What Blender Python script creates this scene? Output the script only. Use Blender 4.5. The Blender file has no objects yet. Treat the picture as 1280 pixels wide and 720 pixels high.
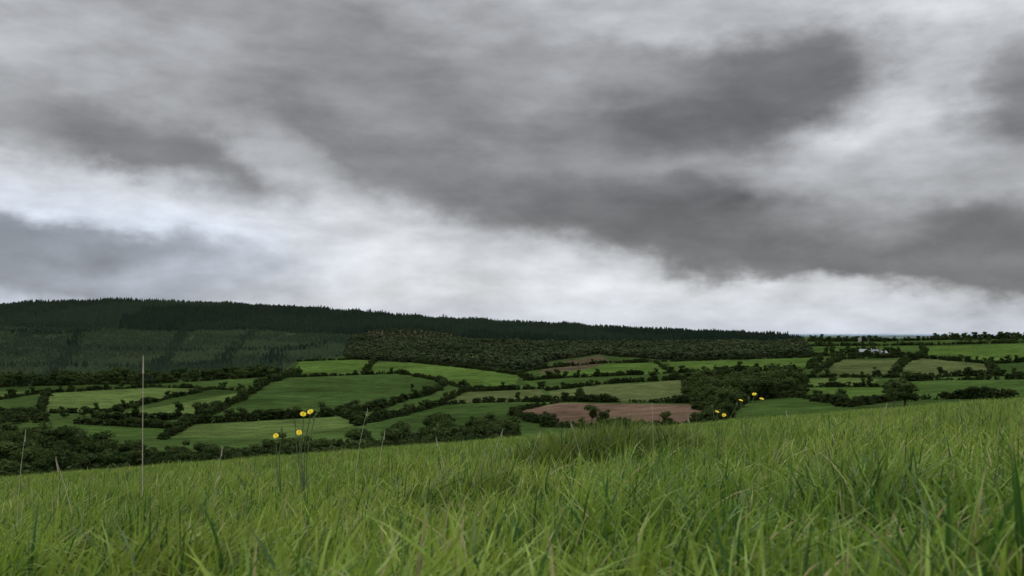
import bpy, math, random
import numpy as np
from mathutils import Vector, Matrix
random.seed(7); rng=np.random.default_rng(7)
sc=bpy.context.scene
sc.view_settings.view_transform='Standard'; sc.view_settings.look='None'; sc.view_settings.exposure=0
F=1108.0; HZ=415.0

# ------------------------------------------------------------------ helpers
def lin(c):
    c=c/255.0
    return c/12.92 if c<=0.04045 else ((c+0.055)/1.055)**2.4
def sstep(a,b,x):
    t=np.clip((x-a)/(b-a),0,1); return t*t*(3-2*t)
_w=[(rng.uniform(0,2*math.pi),rng.uniform(0.6,1.6),rng.uniform(0,6.28)) for _ in range(14)]
def wob(x,y,L,seed=0):
    s=0
    for i in range(7):
        a,k,p=_w[(i+seed)%14]
        kk=2*math.pi/L*k
        s=s+np.sin((x*math.cos(a)+y*math.sin(a))*kk+p+seed*1.7)
    return s/7**0.5/1.2
def link(o): sc.collection.objects.link(o); return o
def mesh_np(name,co,faces_flat,starts,totals,mat=None,smooth=False,col=None,linkit=True):
    me=bpy.data.meshes.new(name)
    me.vertices.add(len(co)); me.vertices.foreach_set('co',np.ascontiguousarray(co,dtype=np.float32).ravel())
    me.loops.add(len(faces_flat)); me.loops.foreach_set('vertex_index',np.ascontiguousarray(faces_flat,dtype=np.int32))
    me.polygons.add(len(starts)); me.polygons.foreach_set('loop_start',np.ascontiguousarray(starts,dtype=np.int32))
    me.polygons.foreach_set('loop_total',np.ascontiguousarray(totals,dtype=np.int32))
    if smooth: me.polygons.foreach_set('use_smooth',np.ones(len(starts),dtype=bool))
    me.update(calc_edges=True)
    if col is not None:
        a=me.color_attributes.new('Col','FLOAT_COLOR','POINT')
        a.data.foreach_set('color',np.ascontiguousarray(col,dtype=np.float32).ravel())
    if mat: me.materials.append(mat)
    o=bpy.data.objects.new(name,me)
    if linkit: link(o)
    return o

# ------------------------------------------------------------------ terrain height
Us=np.array([-.9,-.58,-.4,-.2,0,.2,.4,.58,.9])
line=555-86.4*Us
T=[(18,line),(60,line+25),(130,line+28),
(220,[625,582,580,577,562,546,525,510,490]),
(350,[560,548,550,548,535,520,505,497,480]),
(500,[525,522,525,525,518,507,493,486,470]),
(700,[500,500,500,497,492,485,476,470,455]),
(900,[482,482,480,478,473,467,460,455,445]),
(1100,[465,466,466,463,460,455,449,445,437]),
(1300,[450,450,452,450,449,446,440,437,431]),
(1600,[425,425,428,430,434,435,432,430,426]),
(2000,[395,397,396,405,416,426,427,425,422]),
(2400,[388,383,376,390,405,417,424,423,421]),
(3000,[395,392,390,400,412,421,424,423,421]),
(6000,[420]*9),(12000,[418.2,418.4,418,418.6,418.2,417.6,417.2,418.3,418]),(30000,[418]*9)]
lt=np.log(np.array([t[0] for t in T])); V=np.array([(HZ-np.array(t[1],float))/F for t in T])
ly=np.linspace(math.log(18),math.log(30000),700); ug=np.linspace(-1.4,1.4,141)
Tm=np.stack([np.interp(ug,Us,V[i]) for i in range(len(T))])
Tf=np.stack([np.interp(ly,lt,Tm[:,j]) for j in range(len(ug))],1)
def smooth(A,n,ax):
    k=np.hanning(n+2)[1:-1]; k/=k.sum(); p=n//2
    A=np.pad(A,[(p,p) if a==ax else (0,0) for a in range(2)],mode='edge')
    return np.apply_along_axis(lambda m:np.convolve(m,k,mode='valid'),ax,A)
Tf=smooth(Tf,21,0); Tf=smooth(Tf,13,1)
def H(x,y):
    x=np.asarray(x,float); y=np.asarray(y,float)
    pl=-0.33+0.078*x-0.110*y+0.018*wob(x,y,3.5,1)*sstep(1,4,y)
    ys=np.maximum(y,18.0)
    u=np.clip(x/ys,-1.39,1.39)
    fi=(np.log(np.minimum(ys,29900))-ly[0])/(ly[1]-ly[0]); fj=(u+1.4)/(ug[1]-ug[0])
    i=np.clip(fi.astype(int),0,len(ly)-2); j=np.clip(fj.astype(int),0,len(ug)-2)
    a=fi-i; b=fj-j
    v=(Tf[i,j]*(1-a)*(1-b)+Tf[i+1,j]*a*(1-b)+Tf[i,j+1]*(1-a)*b+Tf[i+1,j+1]*a*b)
    zt=v*ys+wob(x,y,260,3)*1.6*sstep(200,500,y)+wob(x,y,90,5)*0.45*sstep(200,500,y)+wob(x,y,700,6)*3.0*sstep(1500,2200,y)
    w=sstep(20,60,y)
    return pl*(1-w)+zt*w
# image pixel -> ground position, cast from the camera onto the terrain
_yy=np.exp(np.linspace(math.log(100),math.log(2420),900))
def px_to_ground(px,py):
    u=(px-640)/F; t=(HZ-py)/F
    v=H(u*_yy,_yy)/_yy
    v=np.maximum.accumulate(v)
    k=np.searchsorted(v,t); k=min(max(k,0),len(_yy)-1)
    return (u*_yy[k],_yy[k])
def poly_world(pts,n=6):
    out=[]
    for i in range(len(pts)):
        a=pts[i]; b=pts[(i+1)%len(pts)]
        for k in range(n):
            s=k/n; out.append(px_to_ground(a[0]*(1-s)+b[0]*s,a[1]*(1-s)+b[1]*s))
    return np.array(out)
def inside(P,x,y):
    r=np.zeros(x.shape,bool)
    m=(x>=P[:,0].min())&(x<=P[:,0].max())&(y>=P[:,1].min())&(y<=P[:,1].max())
    xs=x[m]; ys=y[m]; c=np.zeros(xs.shape,bool); n=len(P)
    for i in range(n):
        x1,y1=P[i]; x2,y2=P[i-1]
        if y1==y2: continue
        c^=((y1>ys)!=(y2>ys))&(xs<(x2-x1)*(ys-y1)/(y2-y1)+x1)
    r[m]=c; return r

# ------------------------------------------------------------------ materials
def newmat(name):
    m=bpy.data.materials.new(name); m.use_nodes=True
    nt=m.node_tree; nt.nodes.clear()
    out=nt.nodes.new('ShaderNodeOutputMaterial')
    return m,nt,out
def foliage_mat(name,c1,c2,hue_scale=0.15,transl=0.25,blocks=0):
    m,nt,out=newmat(name); N=nt.nodes; L=nt.links
    oi=N.new('ShaderNodeObjectInfo'); geo=N.new('ShaderNodeNewGeometry')
    if blocks:
        mp=N.new('ShaderNodeMapping'); mp.inputs['Scale'].default_value=(1/blocks,1/(blocks*1.3),0); mp.inputs['Rotation'].default_value=(0,0,.35)
        L.new(geo.outputs['Position'],mp.inputs[0])
        vo=N.new('ShaderNodeTexVoronoi'); vo.voronoi_dimensions='2D'; vo.distance='CHEBYCHEV'; vo.inputs['Scale'].default_value=1.0; vo.inputs['Randomness'].default_value=.75
        L.new(mp.outputs[0],vo.inputs['Vector']); sp=N.new('ShaderNodeSeparateColor'); L.new(vo.outputs['Color'],sp.inputs[0])
        src=sp.outputs[0]; mul,add_=1.5,-.25; lo,hi=0.0,1.9
    else:
        no=N.new('ShaderNodeTexNoise'); no.inputs['Scale'].default_value=hue_scale; no.inputs['Detail'].default_value=2
        L.new(geo.outputs['Position'],no.inputs['Vector']); src=no.outputs['Fac']; mul,add_=2.2,-.6; lo,hi=.2,1.8
    nm=N.new('ShaderNodeMath'); nm.operation='MULTIPLY_ADD'; L.new(src,nm.inputs[0]); nm.inputs[1].default_value=mul; nm.inputs[2].default_value=add_
    rd=N.new('ShaderNodeMath'); rd.operation='MULTIPLY'; L.new(oi.outputs['Random'],rd.inputs[0]); rd.inputs[1].default_value=.6 if blocks else 1.0
    ad=N.new('ShaderNodeMath'); ad.operation='ADD'; L.new(rd.outputs[0],ad.inputs[0]); L.new(nm.outputs[0],ad.inputs[1])
    mr=N.new('ShaderNodeMapRange'); mr.inputs[1].default_value=lo; mr.inputs[2].default_value=hi; L.new(ad.outputs[0],mr.inputs[0])
    mx=N.new('ShaderNodeMix'); mx.data_type='RGBA'; L.new(mr.outputs[0],mx.inputs[0])
    mx.inputs[6].default_value=(*c1,1); mx.inputs[7].default_value=(*c2,1)
    p=N.new('ShaderNodeBsdfDiffuse'); L.new(mx.outputs[2],p.inputs['Color'])
    if transl<=0: L.new(p.outputs[0],out.inputs[0]); return m
    t=N.new('ShaderNodeBsdfTranslucent'); L.new(mx.outputs[2],t.inputs['Color'])
    ms=N.new('ShaderNodeMixShader'); ms.inputs[0].default_value=transl
    L.new(p.outputs[0],ms.inputs[1]); L.new(t.outputs[0],ms.inputs[2]); L.new(ms.outputs[0],out.inputs[0])
    return m
def plain_mat(name,c,rough=0.8,nscale=3,var=0.25):
    m,nt,out=newmat(name); N=nt.nodes; L=nt.links
    no=N.new('ShaderNodeTexNoise'); no.inputs['Scale'].default_value=nscale; no.inputs['Detail'].default_value=6
    tc=N.new('ShaderNodeTexCoord'); L.new(tc.outputs['Object'],no.inputs['Vector'])
    mx=N.new('ShaderNodeMix'); mx.data_type='RGBA'; L.new(no.outputs['Fac'],mx.inputs[0])
    mx.inputs[6].default_value=(*[k*(1-var) for k in c],1); mx.inputs[7].default_value=(*[min(1,k*(1+var)) for k in c],1)
    p=N.new('ShaderNodeBsdfPrincipled'); p.inputs['Roughness'].default_value=rough
    L.new(mx.outputs[2],p.inputs['Base Color']); L.new(p.outputs[0],out.inputs[0]); return m
M_bark=plain_mat('bark',(0.07,0.055,0.04))
M_oak=foliage_mat('broadleaf',(0.018,0.032,0.010),(0.056,0.078,0.024),.03)
M_hedge=foliage_mat('hedge_leaf',(0.018,0.031,0.011),(0.046,0.062,0.021),0.03)
M_con=foliage_mat('spruce',(0.015,0.026,0.018),(0.036,0.055,0.032),0.006,0,260)  # distant trees tinted bluish: haze put into the spruce colours
M_young=foliage_mat('young_spruce',(0.020,0.036,0.023),(0.066,0.092,0.046),0.005,0,150)  # bluish haze tint painted in here too
M_mix=foliage_mat('mixed_wood',(0.024,0.038,0.018),(0.066,0.080,0.036),0.008,0.1)

# terrain material
def ground_mat():
    m,nt,out=newmat('pasture'); N=nt.nodes; L=nt.links
    at=N.new('ShaderNodeAttribute'); at.attribute_name='Col'
    geo=N.new('ShaderNodeNewGeometry')
    col=at.outputs['Color']
    for sc_,amp,det in ((0.012,0.4,4),(0.09,0.38,4),(0.8,0.35,2)):
        no=N.new('ShaderNodeTexNoise'); no.inputs['Scale'].default_value=sc_; no.inputs['Detail'].default_value=det; no.inputs['Roughness'].default_value=0.65
        L.new(geo.outputs['Position'],no.inputs['Vector'])
        mr=N.new('ShaderNodeMapRange'); mr.inputs[1].default_value=0.3; mr.inputs[2].default_value=0.7; mr.inputs[3].default_value=1-amp; mr.inputs[4].default_value=1+amp*0.7
        L.new(no.outputs['Fac'],mr.inputs[0])
        mu=N.new('ShaderNodeVectorMath'); mu.operation='SCALE'; L.new(col,mu.inputs[0]); L.new(mr.outputs[0],mu.inputs['Scale']); col=mu.outputs[0]
    p=N.new('ShaderNodeBsdfDiffuse'); p.inputs['Roughness'].default_value=0.5; L.new(col,p.inputs['Color']); L.new(p.outputs[0],out.inputs[0])
    return m
M_ground=ground_mat()

# ------------------------------------------------------------------ fields (corners in image pixels, cast onto the terrain)
G1=(.055,.092,.020);G2=(.040,.070,.017);G3=(.032,.056,.015);OL=(.066,.080,.029);LG=(.066,.096,.027);BR=(.096,.064,.044);BO=(.070,.058,.034)  # valley albedos darkened: cloud shadow put into the field colours
fields=[
([(365,471),(374,452),(465,449),(455,467)],G1),
([(463,466),(468,454),(505,452),(600,462),(648,469),(642,488),(592,489),(548,476),(500,468)],G1),
([(285,522),(330,482),(420,472),(500,469),(552,479),(545,490),(470,512),(400,522)],G3),
([(50,515),(60,491),(190,485),(262,487),(218,497),(130,517)],LG),
([(112,524),(205,507),(300,491),(300,502),(252,521),(180,527)],LG),
([(-60,500),(-60,488),(35,490),(0,498)],LG),
([(100,531),(215,536),(200,548),(60,540)],G2),
([(215,546),(240,531),(430,521),(445,531),(350,549)],LG),
([(455,533),(560,508),(690,504),(650,515),(665,533),(520,545)],G3),
([(555,504),(582,490),(676,487),(684,501)],OL),
([(686,489),(760,481),(860,475),(862,500),(692,502)],OL),
([(668,474),(690,460),(750,453),(830,455),(836,466)],G1),
([(672,468),(690,455),(750,444),(765,452),(730,462)],BO),
([(835,453),(1022,447),(1010,461),(842,467)],G1),
([(645,514),(700,504),(868,506),(890,520),(882,531),(690,530)],BR),
([(1020,466),(1050,450),(1125,450),(1117,471)],OL),
([(1128,471),(1132,453),(1155,448),(1236,456),(1242,469)],OL),
([(1000,444),(1010,433),(1148,432),(1140,445)],G2),
([(1152,446),(1154,434),(1300,429),(1300,449),(1240,453)],G1),
([(1005,482),(1010,473),(1100,473),(1090,481)],LG),
([(1000,496),(1005,485),(1110,485),(1122,500),(1060,508)],G1),
([(1126,499),(1112,484),(1132,477),(1300,475),(1300,497)],G2),
([(920,523),(925,501),(1000,498),(1075,509),(1000,524)],G2),
([(1240,470),(1244,456),(1300,452),(1300,472)],G3),
]
WORLDF=[(poly_world(p),c) for p,c in fields]
CON=poly_world([(-420,484),(0,484),(120,480),(350,468),(372,450),(430,446),(440,420),(560,423),(700,428),(860,427),(1005,427),(970,422),(900,419),(750,412),(600,402),(450,389),(300,380),(170,372),(0,377),(-420,378)],4)
MIX=poly_world([(430,449),(440,424),(560,427),(700,432),(860,430),(1005,430),(1015,446),(840,451),(760,445),(745,443),(688,452),(660,464),(560,456)],4)
FEL=poly_world([(440,424),(462,414),(520,412),(570,418),(560,425)],4)

# ------------------------------------------------------------------ ground sheet
rows=np.concatenate([np.linspace(-3,20,70),np.exp(np.linspace(math.log(20.5),math.log(150),40)),np.exp(np.linspace(math.log(152),math.log(2600),520)),np.exp(np.linspace(math.log(2700),math.log(29000),50))])
cols=np.concatenate([np.linspace(-1.35,-.74,40),np.linspace(-.73,.73,950),np.linspace(.74,1.35,40)])
YY,CC=np.meshgrid(rows,cols,indexing='ij'); XX=CC*(YY+4)
ZZ=H(XX,YY)
nr,nc=YY.shape
col=np.ones((nr*nc,4)); col[:,:3]=(.036,.060,.016)  # default valley green, painted cloud shadow included
fx=XX.ravel(); fy=YY.ravel()
col[:,:3]*=(1+0.18*wob(fx,fy,500,2))[:,None]
for P,c in WORLDF:
    m=inside(P,fx,fy); col[m,:3]=c
for P,c in ((CON,(.026,.038,.020)),(MIX,(.026,.034,.018)),(FEL,(.050,.047,.028))):
    m=inside(P,fx,fy); col[m,:3]=c
near=fy<140
col[near,:3]=(.030,.052,.012)
far_haze=fy>3000
col[far_haze,:3]=(.10,.13,.13)  # far ground paled: aerial haze put into its colour
far_haze=fy>7000
col[far_haze,:3]=(.26,.33,.40)  # farthest ground paler and bluer, more painted haze
idx=np.arange(nr*nc).reshape(nr,nc)
q=np.stack([idx[:-1,:-1],idx[:-1,1:],idx[1:,1:],idx[1:,:-1]],-1).reshape(-1,4)
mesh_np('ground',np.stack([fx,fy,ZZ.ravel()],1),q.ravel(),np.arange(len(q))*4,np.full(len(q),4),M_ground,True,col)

# ------------------------------------------------------------------ tree prototypes
def tube(verts,faces,p0,p1,r0,r1,n=6):
    p0=Vector(p0);p1=Vector(p1); d=(p1-p0).normalized(); a=d.orthogonal().normalized(); b=d.cross(a)
    s=len(verts)
    for p,r in ((p0,r0),(p1,r1)):
        for k in range(n):
            t=2*math.pi*k/n; verts.append(tuple(p+a*math.cos(t)*r+b*math.sin(t)*r))
    for k in range(n): faces.append((s+k,s+(k+1)%n,s+n+(k+1)%n,s+n+k))
def make_broad(name,seed,leafmat,nleaf=1300,wide=0.5,trunk=0.28,lobes=11,leaf=0.045,low=0.0):
    r=random.Random(seed); verts=[];faces=[];
    if trunk>0: tube(verts,faces,(0,0,-0.08),(0.01,0,trunk+.12),0.035,0.022)
    L=[]
    for i in range(lobes):
        a=r.uniform(0,6.28); rr=wide*0.62*math.sqrt(r.random()); h=r.uniform(trunk+0.08-low,0.88)
        taper=1-0.55*max(0,(h-0.55))/0.45
        L.append((rr*math.cos(a)*taper,rr*math.sin(a)*taper,h,r.uniform(0.13,0.22)))
        if trunk>0: tube(verts,faces,(0,0,trunk*r.uniform(.6,1.1)),L[-1][:3],0.014,0.004,4)
    nb=len(faces)
    for i in range(nleaf):
        lx,ly_,lz,lr=r.choice(L)
        d=Vector((r.gauss(0,1),r.gauss(0,1),r.gauss(0,1))).normalized()*lr*(r.random()**0.35)*r.uniform(.8,1.15)
        p=Vector((lx,ly_,lz))+Vector((d.x,d.y,d.z*0.8))
        if p.z<0.02: p.z=0.02+0.1*r.random()
        n=(d.normalized()+Vector((r.gauss(0,.5),r.gauss(0,.5),r.gauss(0,.5)))).normalized()
        a=n.orthogonal().normalized(); b=n.cross(a); s=leaf*r.uniform(.6,1.3)
        k=len(verts)
        verts+= [tuple(p-a*s),tuple(p-b*s*.6),tuple(p+a*s),tuple(p+b*s*.6)]; faces.append((k,k+1,k+2,k+3))
    me=bpy.data.meshes.new(name); me.from_pydata(verts,[],faces); me.materials.append(M_bark); me.materials.append(leafmat)
    for i,p in enumerate(me.polygons): p.material_index=0 if i<nb else 1
    return bpy.data.objects.new(name,me)
def make_con(name,seed,mat):
    r=random.Random(seed); verts=[];faces=[]
    tube(verts,faces,(0,0,-0.05),(0,0,.95),0.02,0.003,4); nb=len(faces)
    tiers=6
    for t in range(tiers):
        z=0.12+t*0.14; R=0.24*(1-t/tiers*0.86); n=7; k=len(verts)
        verts.append((0,0,min(1.0,z+0.26)))
        ph=r.random()*6
        for j in range(n*2):
            a=ph+math.pi*j/n; q=R*(r.uniform(.8,1.2) if j%2==0 else r.uniform(.45,.65))
            verts.append((q*math.cos(a),q*math.sin(a),z+(0 if j%2==0 else .05)+r.uniform(-.02,.02)))
        for j in range(n*2): faces.append((k,k+1+j,k+1+(j+1)%(2*n)))
    me=bpy.data.meshes.new(name); me.from_pydata(verts,[],faces); me.materials.append(M_bark); me.materials.append(mat)
    for i,p in enumerate(me.polygons): p.material_index=0 if i<nb else 1
    return bpy.data.objects.new(name,me)
def protos(name,objs):
    c=bpy.data.collections.new(name)
    for o in objs: c.objects.link(o)
    return c
C_oak=protos('broadleaf_kinds',[make_broad('broadleaf_%d'%i,10+i,M_oak,1400,[.5,.42,.55,.46,.5][i],[.18,.2,.14,.22,.12][i],[11,9,13,10,12][i],0.045) for i in range(5)])
C_bush=protos('bush_kinds',[make_broad('bush_%d'%i,30+i,M_hedge,500,.8,0.0,9,0.085,0.0) for i in range(5)])
C_mix=protos('mixed_kinds',[make_broad('mixed_%d'%i,50+i,M_mix,220,.42,.15,7,0.09) for i in range(4)])
C_con=protos('spruce_kinds',[make_con('spruce_%d'%i,70+i,M_con) for i in range(5)])
C_young=protos('young_kinds',[make_con('young_%d'%i,80+i,M_young) for i in range(5)])

def scatter(name,coll,x,y,sx,sz,sink=0.1):
    x=np.asarray(x,float); y=np.asarray(y,float); z=H(x,y)-sink
    me=bpy.data.meshes.new(name); n=len(x); me.vertices.add(n)
    me.vertices.foreach_set('co',np.stack([x,y,z],1).astype(np.float32).ravel())
    a=me.attributes.new('scl','FLOAT_VECTOR','POINT'); a.data.foreach_set('vector',np.stack([sx,sx,sz],1).astype(np.float32).ravel())
    a=me.attributes.new('rt','FLOAT_VECTOR','POINT'); a.data.foreach_set('vector',np.stack([rng.normal(0,.03,n),rng.normal(0,.03,n),rng.uniform(0,6.28,n)],1).astype(np.float32).ravel())
    o=link(bpy.data.objects.new(name,me))
    ng=bpy.data.node_groups.get('inst_'+coll.name)
    if not ng:
        ng=bpy.data.node_groups.new('inst_'+coll.name,'GeometryNodeTree')
        ng.interface.new_socket('Geometry',in_out='INPUT',socket_type='NodeSocketGeometry')
        ng.interface.new_socket('Geometry',in_out='OUTPUT',socket_type='NodeSocketGeometry')
        N=ng.nodes;L=ng.links
        gi=N.new('NodeGroupInput');go=N.new('NodeGroupOutput')
        ci=N.new('GeometryNodeCollectionInfo'); ci.inputs['Collection'].default_value=coll
        ci.inputs['Separate Children'].default_value=True; ci.inputs['Reset Children'].default_value=True
        ip=N.new('GeometryNodeInstanceOnPoints'); ip.inputs['Pick Instance'].default_value=True
        s=N.new('GeometryNodeInputNamedAttribute'); s.data_type='FLOAT_VECTOR'; s.inputs['Name'].default_value='scl'
        r=N.new('GeometryNodeInputNamedAttribute'); r.data_type='FLOAT_VECTOR'; r.inputs['Name'].default_value='rt'
        ri=N.new('FunctionNodeRandomValue'); ri.data_type='INT'
        ri.inputs[4].default_value=0; ri.inputs[5].default_value=len(coll.objects)-1
        L.new(gi.outputs[0],ip.inputs['Points']); L.new(ci.outputs[0],ip.inputs['Instance'])
        L.new(r.outputs[0],ip.inputs['Rotation']); L.new(s.outputs[0],ip.inputs['Scale'])
        L.new(ri.outputs[2],ip.inputs['Instance Index']); L.new(ip.outputs[0],go.inputs[0])
    md=o.modifiers.new('inst','NODES'); md.node_group=ng
    return o

# ---- hedgerows: (line in image pixels, bush height, tree chance, tree height)
hedges=[
([(-80,492),(0,484),(60,482),(190,480),(350,470)],3.0,.45,9),
([(0,500),(50,492),(120,488),(190,484),(262,486),(302,489)],2.5,.16,7),
([(40,517),(130,517),(218,497),(262,487)],2.8,.10,6),
([(108,524),(182,527),(255,522),(302,500),(330,481),(375,466)],3.6,.25,8),
([(285,522),(400,522),(470,512),(545,490),(556,478)],3.6,.18,7),
([(365,472),(420,470),(500,467),(550,477),(590,489),(648,487)],3.2,.08,6),
([(455,468),(468,452)],3.0,.1,7),
([(372,452),(465,449),(505,452),(600,462),(650,469),(665,476)],3.4,.14,7),
([(552,505),(580,490),(684,486)],2.8,.14,6),
([(552,506),(620,503),(700,502),(868,504),(895,520)],3.0,.14,7),
([(655,476),(700,473),(836,467),(1010,462),(1024,450)],3.3,.2,8),
([(682,489),(760,480),(860,474),(1005,471)],3.3,.25,8),
([(655,465),(688,460),(745,455),(835,452),(1015,447)],3.0,.14,6),
([(820,453),(840,467)],2.5,.05,6),
([(640,516),(700,503)],2.5,.1,5),
([(640,518),(690,534),(780,537),(885,536),(900,522)],2.6,.12,5.5),
([(95,530),(215,536),(240,530),(430,520),(452,531)],3.3,.2,7),
([(445,533),(500,520),(556,506)],2.9,.2,6),
([(1000,484),(1112,484),(1132,476),(1310,474)],3.0,.18,8),
([(1005,472),(1120,472),(1244,470),(1310,473)],2.8,.16,7),
([(1018,467),(1050,449),(1140,447),(1240,455),(1310,450)],3.4,.2,8),
([(1116,473),(1130,453),(1155,446),(1152,433)],3.2,.2,8),
([(1005,433),(1150,432),(1310,428)],3.8,.25,9),
([(1110,484),(1126,500),(1200,499),(1310,498)],2.8,.14,5),
([(1055,510),(1126,500)],2.6,.1,5),
([(915,500),(1000,497),(1060,508)],2.8,.2,6),
([(995,445),(1140,446)],3.8,.25,8),
([(1236,455),(1244,470)],3,.15,7),
([(1000,497),(1005,472)],3,.25,7),
([(1010,427),(1100,427),(1180,425),(1310,422)],4.5,.4,10),
([(205,550),(240,530)],2.5,.1,6),
([(50,517),(60,491)],2.5,.1,6),
([(862,502),(860,474)],3,.2,8),
]
for pts,bh,tc,th in hedges:
    W=[]
    for i in range(len(pts)-1):
        for k in range(12):
            s=k/12; W.append(px_to_ground(pts[i][0]*(1-s)+pts[i+1][0]*s,pts[i][1]*(1-s)+pts[i+1][1]*s))
    W.append(px_to_ground(*pts[-1])); W=np.array(W)
    d=np.r_[0,np.cumsum(np.hypot(*np.diff(W,axis=0).T))]
    n=int(d[-1]/1.05)+2; s=np.sort(rng.uniform(0,d[-1],n))
    x=np.interp(s,d,W[:,0])+rng.normal(0,.8,n); y=np.interp(s,d,W[:,1])+rng.normal(0,.8,n)
    x+=wob(s,s*0,70,4)*1.5; y+=wob(s,s*0,70,6)*1.5
    hvar=bh*1.1*(1.0+0.28*wob(s,s*0,60,8))*rng.uniform(.7,1.25,n); hvar=np.maximum(hvar,1.8)
    scatter('hedgerow',C_bush,x,y,hvar*rng.uniform(.95,1.4,n),hvar)
    m=rng.random(n)<tc*0.36
    if m.sum():
        hh=th*rng.uniform(.5,1.25,m.sum())
        scatter('hedgerow_trees',C_oak,x[m],y[m],hh*rng.uniform(.85,1.25,len(hh)),hh)

def fill(name,coll,P,sp,h0,h1,wid,hole=None,clear=0):
    x0,y0=P.min(0);x1,y1=P.max(0)
    gx,gy=np.meshgrid(np.arange(x0,x1,sp),np.arange(y0,y1,sp)); gx=gx.ravel();gy=gy.ravel()
    gx=gx+rng.uniform(-.45,.45,len(gx))*sp; gy=gy+rng.uniform(-.45,.45,len(gy))*sp
    m=inside(P,gx,gy)
    if hole is not None: m&=hole(gx,gy)
    if clear: m&=wob(gx,gy,70,6)>-clear
    gx=gx[m];gy=gy[m]; hh=rng.uniform(h0,h1,len(gx))*(1+.15*wob(gx,gy,120,2)+.1*wob(gx,gy,45,7))
    return scatter(name,coll,gx,gy,hh*wid*rng.uniform(.85,1.2,len(gx)),hh)
# broadleaf woodland
fill('woodland',C_oak,poly_world([(855,490),(880,478),(960,478),(1003,480),(1000,494),(935,502),(912,523),(885,516),(862,506)]),7,4,15,1.1,None,1.3)
fill('woodland',C_oak,poly_world([(-120,556),(90,560),(135,575),(160,602),(-120,640)]),6,4,9,1.2)
fill('woodland',C_bush,poly_world([(-120,550),(90,556),(160,572),(300,577),(450,563),(640,552),(660,568),(300,606),(-120,640)]),4,2.2,4.6,1.2)
fill('woodland',C_oak,poly_world([(135,578),(300,576),(450,562),(640,550),(655,562),(300,600),(135,600)]),10,3.5,7.5,1.2)
fill('woodland',C_oak,poly_world([(480,548),(560,542),(650,541),(650,556),(520,562)]),8,3,8,1.2,None,.7)
fill('scrub',C_bush,poly_world([(-100,520),(40,516),(60,528),(-100,538)]),5,2.5,5,1.2)
fill('woodland',C_oak,poly_world([(-100,487),(0,484),(120,481),(345,472),(350,467),(120,475),(-100,480)]),9,6,12,1.1)
# mixed wood and spruce plantation
fill('mixed_woodland',C_mix,MIX,6.5,5,12,1.3)
def infel(x,y): return inside(FEL,x,y)
def mature(x,y): return (y>1760+wob(x,y,900,3)*90+wob(x,y,260,5)*25)|(x>-150+wob(x,y,400,2)*40)
def young(x,y):
    p=(x*math.cos(-.18)+y*math.sin(-.18))+2.5*wob(x,y,180,5)
    row=((p%10.0)<6.3)|(wob(x,y,160,9)>.45)
    return (~infel(x,y))&(~mature(x,y))&row&(np.abs(((x*.95+y*.10+34*wob(x,y,420,4))%165)-82)>4)&(np.abs(((y+0.25*x+20*wob(x,y,500,8))%230)-115)>4)
fill('conifer_forest',C_con,CON,7.0,9,17,1.1,lambda x,y:mature(x,y)&~infel(x,y))
fill('felled_scrub',C_mix,FEL,9,2.5,6,1.4)
fill('conifer_plantation',C_young,CON,5.6,3.5,6.2,1.55,young)
P=np.array([px_to_ground(rng.uniform(110,240),rng.uniform(372,382)) for _ in range(60)]); hh=rng.uniform(14,20,60)
scatter('conifer_forest',C_con,P[:,0],P[:,1],hh*.9,hh)
# dark block edges in the plantation
for pts,wd in (([(-80,420),(0,415),(80,418),(180,408),(330,402)],9),([(0,445),(120,437),(260,440),(430,436)],7),([(180,480),(215,440),(235,405)],5),([(330,470),(350,440),(420,430)],9),([(60,478),(90,440),(100,412)],5),([(262,470),(290,440),(320,412),(400,404)],7),([(-60,462),(60,458),(180,462),(300,455)],6)):
    W=np.array([px_to_ground(pts[i][0]*(1-k/10)+pts[i+1][0]*k/10,pts[i][1]*(1-k/10)+pts[i+1][1]*k/10) for i in range(len(pts)-1) for k in range(10)])
    d=np.r_[0,np.cumsum(np.hypot(*np.diff(W,axis=0).T))]; n=int(d[-1]/2.4); s=rng.uniform(0,d[-1],n)
    hh=rng.uniform(5,10,n)
    scatter('conifer_shelterbelt',C_con,np.interp(s,d,W[:,0])+rng.normal(0,wd,n),np.interp(s,d,W[:,1])+rng.normal(0,wd,n),hh*1.1,hh)
# far right skyline trees and lone trees
def belt(name,px0,px1,py,n,h0,h1):
    P=np.array([px_to_ground(rng.uniform(px0,px1),py+rng.normal(0,1)) for _ in range(n)]); hh=rng.uniform(h0,h1,n)
    scatter(name,C_oak,P[:,0],P[:,1],hh*rng.uniform(.9,1.3,n),hh)
belt('skyline_trees',1165,1300,425,70,8,19)
belt('skyline_trees',1010,1110,427,36,8,14)
belt('farm_trees',1030,1125,442,46,6,11)
belt('farm_trees',1045,1112,446,26,4,7)
for px,py,h in ((578,487,9),(740,529,8),(756,531,6),(1095,473,10),(1131,508,12),(1118,506,8),(1176,470,8),(650,474,9),(1208,455,9),(170,520,5),(515,487,5),(105,521,7),(80,523,6),(230,533,7)):
    P=px_to_ground(px,py); src=random.choice(list(C_oak.objects))
    o=link(bpy.data.objects.new('broadleaf_tree',src.data)); o.location=(P[0],P[1],float(H(P[0],P[1]))-.1)
    o.scale=(h*1.15,h*1.15,h); o.rotation_euler=(0,0,random.uniform(0,6))

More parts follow.
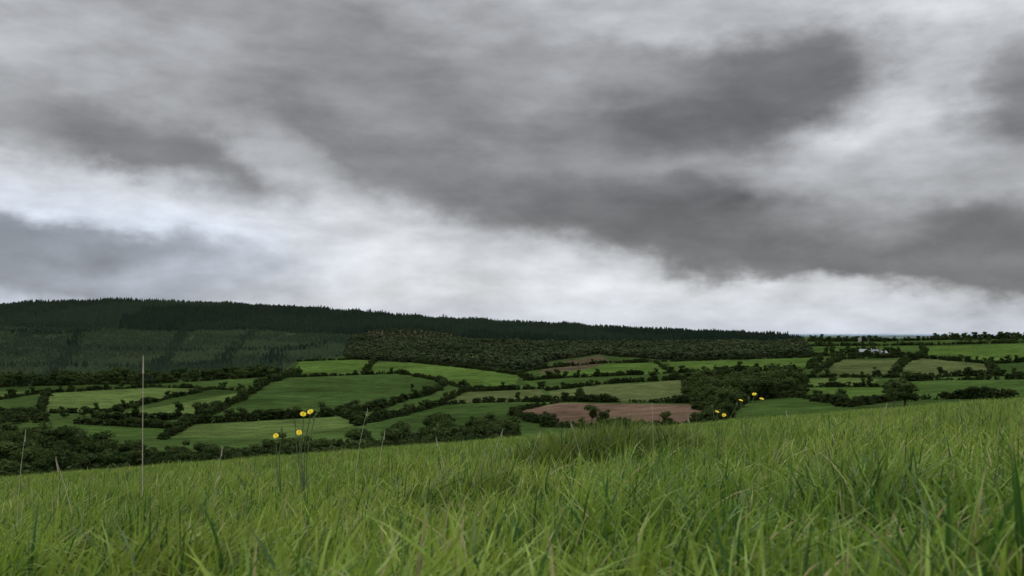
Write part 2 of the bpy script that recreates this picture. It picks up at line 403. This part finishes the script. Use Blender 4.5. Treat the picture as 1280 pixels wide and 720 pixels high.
# ------------------------------------------------------------------ farmhouses
M_white=plain_mat('render_white',(.42,.42,.41),.8,.8,.12); M_slate=plain_mat('slate',(.09,.095,.11),.6,1,.2)
M_glass=plain_mat('window_glass',(.03,.035,.04),.2,1,.1); M_tin=plain_mat('barn_tin',(.16,.17,.18),.5,1,.15)
def box(name,s,c,mat,par):
    import bmesh
    bm=bmesh.new(); bmesh.ops.create_cube(bm,size=1); 
    for v in bm.verts: v.co=Vector((v.co.x*s[0]+c[0],v.co.y*s[1]+c[1],v.co.z*s[2]+c[2]))
    me=bpy.data.meshes.new(name); bm.to_mesh(me); me.materials.append(mat); o=link(bpy.data.objects.new(name,me)); o.parent=par
def house(name,px,py,w,d,h,rot,wall,chim=True):
    P=px_to_ground(px,py); e=link(bpy.data.objects.new(name,None)); e.location=(P[0],P[1],float(H(*P))+.1); e.rotation_euler=(0,0,rot)
    rh=d*.42
    vs=[(-w/2,-d/2,-1),(w/2,-d/2,-1),(w/2,d/2,-1),(-w/2,d/2,-1),(-w/2,-d/2,h),(w/2,-d/2,h),(w/2,d/2,h),(-w/2,d/2,h),(-w/2,0,h+rh),(w/2,0,h+rh)]
    fs=[(0,1,5,4),(2,3,7,6),(1,2,6,9,5),(3,0,4,8,7)]
    me=bpy.data.meshes.new('walls'); me.from_pydata(vs,[],fs); me.materials.append(wall); o=link(bpy.data.objects.new('walls',me)); o.parent=e
    a=.35
    vs=[(-w/2-a,-d/2-a,h-.2),(w/2+a,-d/2-a,h-.2),(w/2+a,0,h+rh+.12),(-w/2-a,0,h+rh+.12),(-w/2-a,d/2+a,h-.2),(w/2+a,d/2+a,h-.2)]
    me=bpy.data.meshes.new('roof'); me.from_pydata(vs,[],[(0,1,2,3),(3,2,5,4)]); me.materials.append(M_slate if chim else M_tin); o=link(bpy.data.objects.new('roof',me)); o.parent=e
    so=o.modifiers.new('s','SOLIDIFY'); so.thickness=.12
    if chim:
        for sx in (-1,1): box('chimney',(.7,.9,1.4),(sx*(w/2-.7),0,h+rh+.5),M_white,e)
        for fl in range(2 if h>4 else 1):
            for k in range(4):
                if fl==0 and k==2: continue
                box('window',(1.0,.1,1.2),(-w/2+w*(k+.5)/4,-d/2-.03,1.4+fl*2.5),M_glass,e)
        box('door',(1.0,.12,2.0),(-w/2+w*2.5/4,-d/2-.03,1.0),plain_mat('door_paint',(.2,.04,.03)),e)
    else: box('barn_door',(4,.12,3),(0,-d/2-.03,1.5),M_slate,e)
house('farmhouse',1093,443.5,10,6,4.6,.15,M_white)
house('barn',1080,443,13,8,3.6,-.1,M_tin,False)
house('barn',1104,444,10,7,3.2,.4,M_tin,False)
house('farmhouse',1072,427,14,8,5.2,.1,M_white)
house('farmhouse',1084,427,10,7,3.2,-.2,M_white)
house('farmhouse',602,415.5,12,7,5.0,.1,M_white)

# ------------------------------------------------------------------ grass
def grass_mat():
    m,nt,out=newmat('grass_blade'); N=nt.nodes; L=nt.links
    at=N.new('ShaderNodeAttribute'); at.attribute_name='Col'
    p=N.new('ShaderNodeBsdfPrincipled'); p.inputs['Roughness'].default_value=.5; p.inputs['Specular IOR Level'].default_value=.22
    t=N.new('ShaderNodeBsdfTranslucent'); L.new(at.outputs['Color'],p.inputs['Base Color']); L.new(at.outputs['Color'],t.inputs['Color'])
    ms=N.new('ShaderNodeMixShader'); ms.inputs[0].default_value=.42
    L.new(p.outputs[0],ms.inputs[1]); L.new(t.outputs[0],ms.inputs[2]); L.new(ms.outputs[0],out.inputs[0]); return m
M_grass=grass_mat()
def blades(name,x,y,h,w,K,bend,straw=.05,tone=1.0):
    n=len(x); z=H(x,y)-.01
    face=rng.uniform(0,2*math.pi,n); bd=rng.normal(.2,1.5,n); b=np.abs(rng.normal(bend,bend*.6,n))
    lv=np.linspace(0,1,K+1)
    wob0=rng.normal(0,.05,n)
    co=np.zeros((n,2*K+1,3)); cl=np.ones((n,2*K+1,4))
    r=rng.random(n); pat=np.clip(.5+.4*wob(x,y,2.6,2)+.25*wob(x,y,.7,5)+.25*wob(x,y,9,8),0,1)
    ca=np.array([.092,.180,.018]); cb=np.array([.235,.310,.042]); cs=np.array([.42,.36,.17]); cd=np.array([.040,.098,.018])
    k=np.clip(.5*r+.5*pat,0,1)[:,None]
    c=ca*(1-k)+cb*k
    dk=(rng.random(n)<.22)[:,None]; c=np.where(dk,cd+0*c,c)
    st=(rng.random(n)<straw)[:,None]; c=np.where(st,cs*rng.uniform(.5,1,(n,1)),c)
    c=c*tone*rng.uniform(.8,1.2,(n,1))
    for i,t in enumerate(lv):
        lat=b*h*t**2.0+wob0*h*math.sin(t*3)
        px=x+np.cos(bd)*lat; py=y+np.sin(bd)*lat; pz=z+h*(t-.35*b*t**2.5)
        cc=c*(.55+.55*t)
        if i==K:
            co[:,2*K]=np.stack([px,py,pz],1); cl[:,2*K,:3]=cc
        else:
            tw=face+t*.8
            ww=w*.5*(1-t**2.2*.85)*(0.75+.5*min(1,t*3))
            dx=np.cos(tw)*ww; dy=np.sin(tw)*ww
            co[:,2*i]=np.stack([px-dx,py-dy,pz],1); co[:,2*i+1]=np.stack([px+dx,py+dy,pz],1)
            cl[:,2*i,:3]=cc; cl[:,2*i+1,:3]=cc
    base=(np.arange(n)*(2*K+1))[:,None]
    qs=np.concatenate([[2*i,2*i+1,2*i+3,2*i+2] for i in range(K-1)]+[[2*K-2,2*K-1,2*K]]).astype(int)
    fl=(base+qs[None,:]).ravel()
    tot=np.tile([4]*(K-1)+[3],n); stt=np.r_[0,np.cumsum(tot)[:-1]]
    return mesh_np(name,co.reshape(-1,3),fl,stt,tot,M_grass,True,cl.reshape(-1,4))
def spots(y0,y1,half,off,dens):
    A=half*((y1+off)**2-(y0+off)**2); n=int(A*dens)
    t=np.sqrt(rng.uniform((y0+off)**2,(y1+off)**2,n))
    return rng.uniform(-half,half,n)*t,t-off
def clumpy(x,y): return np.clip(1+.26*wob(x,y,1.1,3)+.22*wob(x,y,.35,7)+.12*wob(x,y,5,1),.45,1.7)
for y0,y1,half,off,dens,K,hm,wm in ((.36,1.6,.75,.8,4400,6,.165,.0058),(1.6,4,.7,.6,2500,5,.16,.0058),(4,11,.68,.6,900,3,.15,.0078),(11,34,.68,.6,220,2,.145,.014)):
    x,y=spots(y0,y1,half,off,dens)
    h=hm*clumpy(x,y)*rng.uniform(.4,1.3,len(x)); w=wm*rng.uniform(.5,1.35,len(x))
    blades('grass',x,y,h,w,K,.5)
# rank dark tussock
n=6000; a=rng.normal(0,.5,n); b_=rng.normal(0,.28,n); x=.68+a; y=6.3+b_
blades('grass_tussock',x,y,.36*np.exp(-(a/.95)**2)*rng.uniform(.5,1.1,n)+.05,.007*rng.uniform(.6,1.2,n),5,.5,.02,.58)
for cx,cy,s in ((-2.4,5.1,.14),(-1.2,2.6,.1),(1.9,3.1,.13),(3.4,6.2,.2),(-.2,3.8,.14),(2.6,9,.3),(-3.5,8,.25),(.9,2.2,.1),(-.7,1.8,.09),(-1.3,3.3,.12),(4.2,8.3,.2),(1.1,4.6,.12)):
    n=700; a=rng.normal(0,s,n); b_=rng.normal(0,s,n)
    blades('grass_tussock',cx+a,cy+b_,.24*rng.uniform(.5,1.15,n),.006*rng.uniform(.6,1.3,n),5,.55,.02,.8)
# wispy seed stalks
x,y=spots(1.8,14,.66,.4,3.0); n=len(x)
blades('seed_stalks',x,y,rng.uniform(.18,.33,n),np.full(n,.0022),5,.3,1.0,.9)

# ------------------------------------------------------------------ wildflowers, stalks
M_stem=plain_mat('stem_green',(.06,.09,.03)); M_straw=plain_mat('stem_straw',(.36,.33,.24)); M_pet=plain_mat('petal_yellow',(.80,.62,.02),.6,20,.1)
def stemmesh(name,pts,r0,r1,mat,par):
    V=[];Fc=[];n=6
    for i,p in enumerate(pts):
        r=r0+(r1-r0)*i/(len(pts)-1)
        for k in range(n): V.append((p[0]+r*math.cos(k*math.pi/3),p[1]+r*math.sin(k*math.pi/3),p[2]))
    for i in range(len(pts)-1):
        for k in range(n): Fc.append((i*n+k,i*n+(k+1)%n,(i+1)*n+(k+1)%n,(i+1)*n+k))
    me=bpy.data.meshes.new(name); me.from_pydata(V,[],Fc); me.materials.append(mat); o=link(bpy.data.objects.new(name,me)); o.parent=par; return o
def flowerhead(par,loc,R,tilt):
    V=[];Fc=[];mi=[]
    for ring,(nn,rr,zz) in enumerate(((15,R,0.25),(12,R*.72,.45),(9,R*.4,.6))):
        for k in range(nn):
            a=2*math.pi*k/nn+ring*.3+random.uniform(-.08,.08); rq=rr*random.uniform(.88,1.08); wd=rq*.17
            ca,sa=math.cos(a),math.sin(a); s=len(V); zz2=R*zz
            V+=[(ca*R*.08,sa*R*.08,0),(ca*rq*.6-sa*wd,sa*rq*.6+ca*wd,zz2*.6),(ca*rq-sa*wd*.8,sa*rq+ca*wd*.8,zz2),(ca*rq+sa*wd*.8,sa*rq-ca*wd*.8,zz2),(ca*rq*.6+sa*wd,sa*rq*.6-ca*wd,zz2*.6)]
            Fc.append((s,s+1,s+2,s+3,s+4)); mi.append(0)
    s=len(V); V.append((0,0,-R*.7))
    for k in range(8): V.append((math.cos(k*.785)*R*.32,math.sin(k*.785)*R*.32,R*.05))
    for k in range(8): Fc.append((s,s+1+k,s+1+(k+1)%8)); mi.append(1)
    me=bpy.data.meshes.new('flower_head'); me.from_pydata(V,[],Fc); me.materials.append(M_pet); me.materials.append(M_stem)
    for i,p in enumerate(me.polygons): p.material_index=mi[i]
    o=link(bpy.data.objects.new('flower_head',me)); o.parent=par; o.location=loc; o.rotation_euler=(tilt[0],tilt[1],0)
def flower_plant(d,root_u,heads,R,budlist=()):
    x0=root_u*d; z0=float(H(x0,d)); e=link(bpy.data.objects.new('yellow_wildflower',None)); e.location=(x0,d,z0)
    for px,py in list(heads)+list(budlist):
        dd=d+random.uniform(-.08,.08); tx=(px-640)/F*dd-x0; tz=(HZ-py)/F*dd-z0; ty=dd-d
        pts=[]
        for i in range(11):
            t=i/10; pts.append((tx*t**1.6+.006*math.sin(t*7),ty*t,tz*t))
        stemmesh('stem',pts,.0026,.0018,M_stem,e)
        if (px,py) in heads: flowerhead(e,(tx,ty,tz),R,(random.uniform(.3,.9),random.uniform(-.4,.4)))
        else:
            stemmesh('bud',[(tx,ty,tz-.006),(tx,ty,tz),(tx,ty,tz+.008),(tx,ty,tz+.014)],.006,.003,M_stem,e)
flower_plant(4.1,-.236,[(388,515),(379,518),(374,541)],.014,[(368,528),(392,524)])
flower_plant(4.3,-.262,[(345,545)],.014,[(352,538)])
flower_plant(6.2,.262,[(943,493),(952,499),(926,501)],.015,[(936,498)])
flower_plant(6.0,.235,[(896,515),(905,519)],.014,[(921,505),(890,508)])
def stalk(px,top,d,r,lean=0,head=.05):
    x0=(px-640)/F*d; z0=float(H(x0,d)); ht=(HZ-top)/F*d-z0
    e=link(bpy.data.objects.new('grass_stalk',None)); e.location=(x0,d,z0)
    pts=[(lean*ht*(i/12)**2,0,ht*i/12) for i in range(13)]
    stemmesh('stem',pts,r,r*.55,M_straw,e)
    tx=lean*ht
    stemmesh('seed_head',[(tx-lean*head,0,ht-head),(tx-lean*head*.6,0,ht-head*.6),(tx,0,ht),(tx,0,ht+.01)],r*1.5,r*.4,M_straw,e)
stalk(178,447,3.9,.0026,.005,.07)
for px,top,d in ((20,540,3.2),(98,575,2.6),(443,512,4.6),(470,540,4.0),(817,505,5.2),(728,528,4.8),(610,538,4.6),(990,515,6),(1100,505,6),(560,548,4),(1210,500,5.5),(265,560,3.6),(870,520,5),(660,540,5)):
    stalk(px,top,d,.0014,random.uniform(-.3,.25),.035)

# ------------------------------------------------------------------ world sky
w=bpy.data.worlds.new('World'); sc.world=w; w.use_nodes=True; nt=w.node_tree; N=nt.nodes; L=nt.links; N.clear()
SUN_EL=math.radians(52); SUN_AZ=math.radians(-35)
def M(op,a,b=None,c=None):
    n=N.new('ShaderNodeMath'); n.operation=op
    for i,v in enumerate((a,b,c)):
        if v is None: continue
        if isinstance(v,(int,float)): n.inputs[i].default_value=v
        else: L.new(v,n.inputs[i])
    return n.outputs[0]
def MR(v,a,b,c,d,sm=True):
    n=N.new('ShaderNodeMapRange'); n.interpolation_type='SMOOTHSTEP' if sm else 'LINEAR'
    L.new(v,n.inputs[0])
    for i,q in enumerate((a,b,c,d)): n.inputs[i+1].default_value=q
    return n.outputs[0]
tc=N.new('ShaderNodeTexCoord'); sx=N.new('ShaderNodeSeparateXYZ'); L.new(tc.outputs['Generated'],sx.inputs[0])
X,Y,Z=sx.outputs
az=M('ARCTAN2',X,Y); hor=M('SQRT',M('ADD',M('MULTIPLY',X,X),M('MULTIPLY',Y,Y))); el=M('DIVIDE',Z,M('MAXIMUM',hor,.05))
cv=N.new('ShaderNodeCombineXYZ'); L.new(az,cv.inputs[0]); L.new(el,cv.inputs[1])
def noise(vec,scale,det,rough=.55,dist=0,off=(0,0,0),sca=(1,1,1)):
    mp=N.new('ShaderNodeMapping'); mp.inputs['Location'].default_value=off; mp.inputs['Scale'].default_value=sca; L.new(vec,mp.inputs[0])
    n=N.new('ShaderNodeTexNoise'); n.noise_dimensions='2D'; n.inputs['Scale'].default_value=scale; n.inputs['Detail'].default_value=det; n.inputs['Roughness'].default_value=rough; n.inputs['Distortion'].default_value=dist
    L.new(mp.outputs[0],n.inputs['Vector']); return n
def warp(vec,n,amt):
    s=N.new('ShaderNodeVectorMath'); s.operation='SUBTRACT'; L.new(n.outputs['Color'],s.inputs[0]); s.inputs[1].default_value=(.5,.5,.5)
    m=N.new('ShaderNodeVectorMath'); m.operation='MULTIPLY'; L.new(s.outputs[0],m.inputs[0]); m.inputs[1].default_value=(amt[0],amt[1],0)
    a=N.new('ShaderNodeVectorMath'); a.operation='ADD'; L.new(vec,a.inputs[0]); L.new(m.outputs[0],a.inputs[1]); return a.outputs[0]
w1=warp(cv.outputs[0],noise(cv.outputs[0],4.5,1,.5,0,(3,1,0),(1,1.6,1)),(.09,.04))
wv=warp(w1,noise(cv.outputs[0],14,5,.55,0,(1,7,0),(1,1.7,1)),(.075,.045))
def ang_(px,py):
    u=(px-640)/F; v=(HZ-py)/F; a=math.atan(u); return a,v*math.cos(a)
lum=MR(el,.0,.16,lin(204),lin(182))
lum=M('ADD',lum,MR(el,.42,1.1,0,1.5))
def blob(px,py,rx,ry,rot,tone,st=1.0,core=.8):
    global lum
    mp=N.new('ShaderNodeMapping'); mp.vector_type='TEXTURE'
    a,v=ang_(px,py); mp.inputs['Location'].default_value=(a,v,0); mp.inputs['Rotation'].default_value=(0,0,math.radians(rot)); mp.inputs['Scale'].default_value=(rx*1.12/F,ry*1.12/F,1)
    L.new(wv,mp.inputs[0]); g=N.new('ShaderNodeTexGradient'); g.gradient_type='SPHERICAL'; L.new(mp.outputs[0],g.inputs[0])
    f=MR(g.outputs['Fac'],0,core,0,st)
    n=N.new('ShaderNodeMix'); n.data_type='FLOAT'; L.new(f,n.inputs[0]); L.new(lum,n.inputs[2]); n.inputs[3].default_value=lin(tone); lum=n.outputs[0]
blob(120,20,400,130,0,186)
blob(200,290,520,100,-4,208,1,.6)
blob(330,90,380,110,-16,148,.95,.7)
blob(560,130,460,140,-14,138,1,.55)
blob(620,215,420,90,-12,134,1,.6)
blob(800,190,520,120,-12,134,1,.6)
blob(90,150,230,70,-8,148,.9)
blob(225,200,180,56,-12,116,.95,.7)
blob(365,205,130,38,-30,178,.7)
blob(900,285,420,60,-8,110,1,.6)
blob(1100,300,420,74,-8,108,1,.6)
blob(560,20,190,60,-20,164,.8)
blob(120,40,260,60,-5,184,.6)
blob(1150,85,230,160,50,212,1)
blob(1060,215,260,40,-8,174,.75)
blob(930,112,250,84,8,106,1,.6)
blob(740,105,190,50,0,158,.7)
blob(560,170,190,36,-14,156,.45)
blob(1285,120,95,120,10,126,.95)
blob(1230,205,150,46,-5,180,.7)
blob(1195,345,220,36,-4,118,.95,.6)
blob(310,305,270,44,-6,216,.95)
blob(80,328,280,54,-4,144,1,.5)
blob(250,352,200,30,0,180,.7)
blob(540,350,360,44,-3,210)
blob(60,238,240,44,0,218)
blob(900,376,440,34,-3,210,.95,.6)
# turbulence: soft billows elongated toward the horizon
d1=noise(w1,5.0,5,.5,0,(5,2,0),(1,2.3,1)); d2=noise(cv.outputs[0],14,5,.55,0,(2,9,0),(1,2.6,1))
det=M('ADD',M('MULTIPLY',M('SUBTRACT',d1.outputs['Fac'],.5),.85),M('MULTIPLY',M('SUBTRACT',d2.outputs['Fac'],.5),.62))
lum=M('MULTIPLY',lum,M('ADD',det,1.08))
rmp=N.new('ShaderNodeValToRGB'); L.new(lum,rmp.inputs[0])
rmp.color_ramp.elements[0].position=.08; rmp.color_ramp.elements[0].color=(1.0,1,1.02,1)
rmp.color_ramp.elements[1].position=.5; rmp.color_ramp.elements[1].color=(.975,1,1.045,1)
mp=N.new('ShaderNodeMapping'); mp.vector_type='TEXTURE'; a,v=ang_(80,330); mp.inputs['Location'].default_value=(a,v,0); mp.inputs['Scale'].default_value=(400/F,130/F,1); L.new(wv,mp.inputs[0])
g=N.new('ShaderNodeTexGradient'); g.gradient_type='SPHERICAL'; L.new(mp.outputs[0],g.inputs[0])
bf=M('MAXIMUM',MR(g.outputs['Fac'],0,.7,0,.75),MR(el,.0,.05,.45,0))
tm=N.new('ShaderNodeMix'); tm.data_type='RGBA'; L.new(bf,tm.inputs[0]); L.new(rmp.outputs[0],tm.inputs[6]); tm.inputs[7].default_value=(.88,.985,1.17,1)
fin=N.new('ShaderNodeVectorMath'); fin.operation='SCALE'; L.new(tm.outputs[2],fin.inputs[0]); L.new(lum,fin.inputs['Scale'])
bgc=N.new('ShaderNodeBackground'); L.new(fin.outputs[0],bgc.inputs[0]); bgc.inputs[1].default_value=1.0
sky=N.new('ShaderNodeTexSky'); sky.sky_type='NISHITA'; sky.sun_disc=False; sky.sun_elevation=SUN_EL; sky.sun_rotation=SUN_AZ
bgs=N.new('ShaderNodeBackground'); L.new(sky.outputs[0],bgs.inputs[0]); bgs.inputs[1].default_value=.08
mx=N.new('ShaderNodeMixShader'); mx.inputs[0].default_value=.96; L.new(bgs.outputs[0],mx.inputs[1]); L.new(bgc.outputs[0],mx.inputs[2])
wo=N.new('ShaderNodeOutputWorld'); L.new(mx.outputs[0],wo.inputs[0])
w.cycles.sampling_method='MANUAL'; w.cycles.sample_map_resolution=512
# sun through cloud
sl=bpy.data.lights.new('sun','SUN'); sl.energy=1.2; sl.angle=math.radians(25); sl.color=(1,.97,.90)
so=link(bpy.data.objects.new('sun',sl))
dv=Vector((math.sin(SUN_AZ)*math.cos(SUN_EL),math.cos(SUN_AZ)*math.cos(SUN_EL),math.sin(SUN_EL)))
so.rotation_euler=dv.to_track_quat('Z','Y').to_euler()
# ------------------------------------------------------------------ camera
cd=bpy.data.cameras.new('camera'); cam=link(bpy.data.objects.new('camera',cd)); cam.location=(0,0,0); cam.rotation_euler=(math.radians(90),0,0)
cd.sensor_width=36; cd.lens=36*F/1280; cd.shift_y=(HZ-360)/1280; cd.clip_start=.05; cd.clip_end=60000
cd.dof.use_dof=True; cd.dof.focus_distance=14; cd.dof.aperture_fstop=8.5
sc.camera=cam
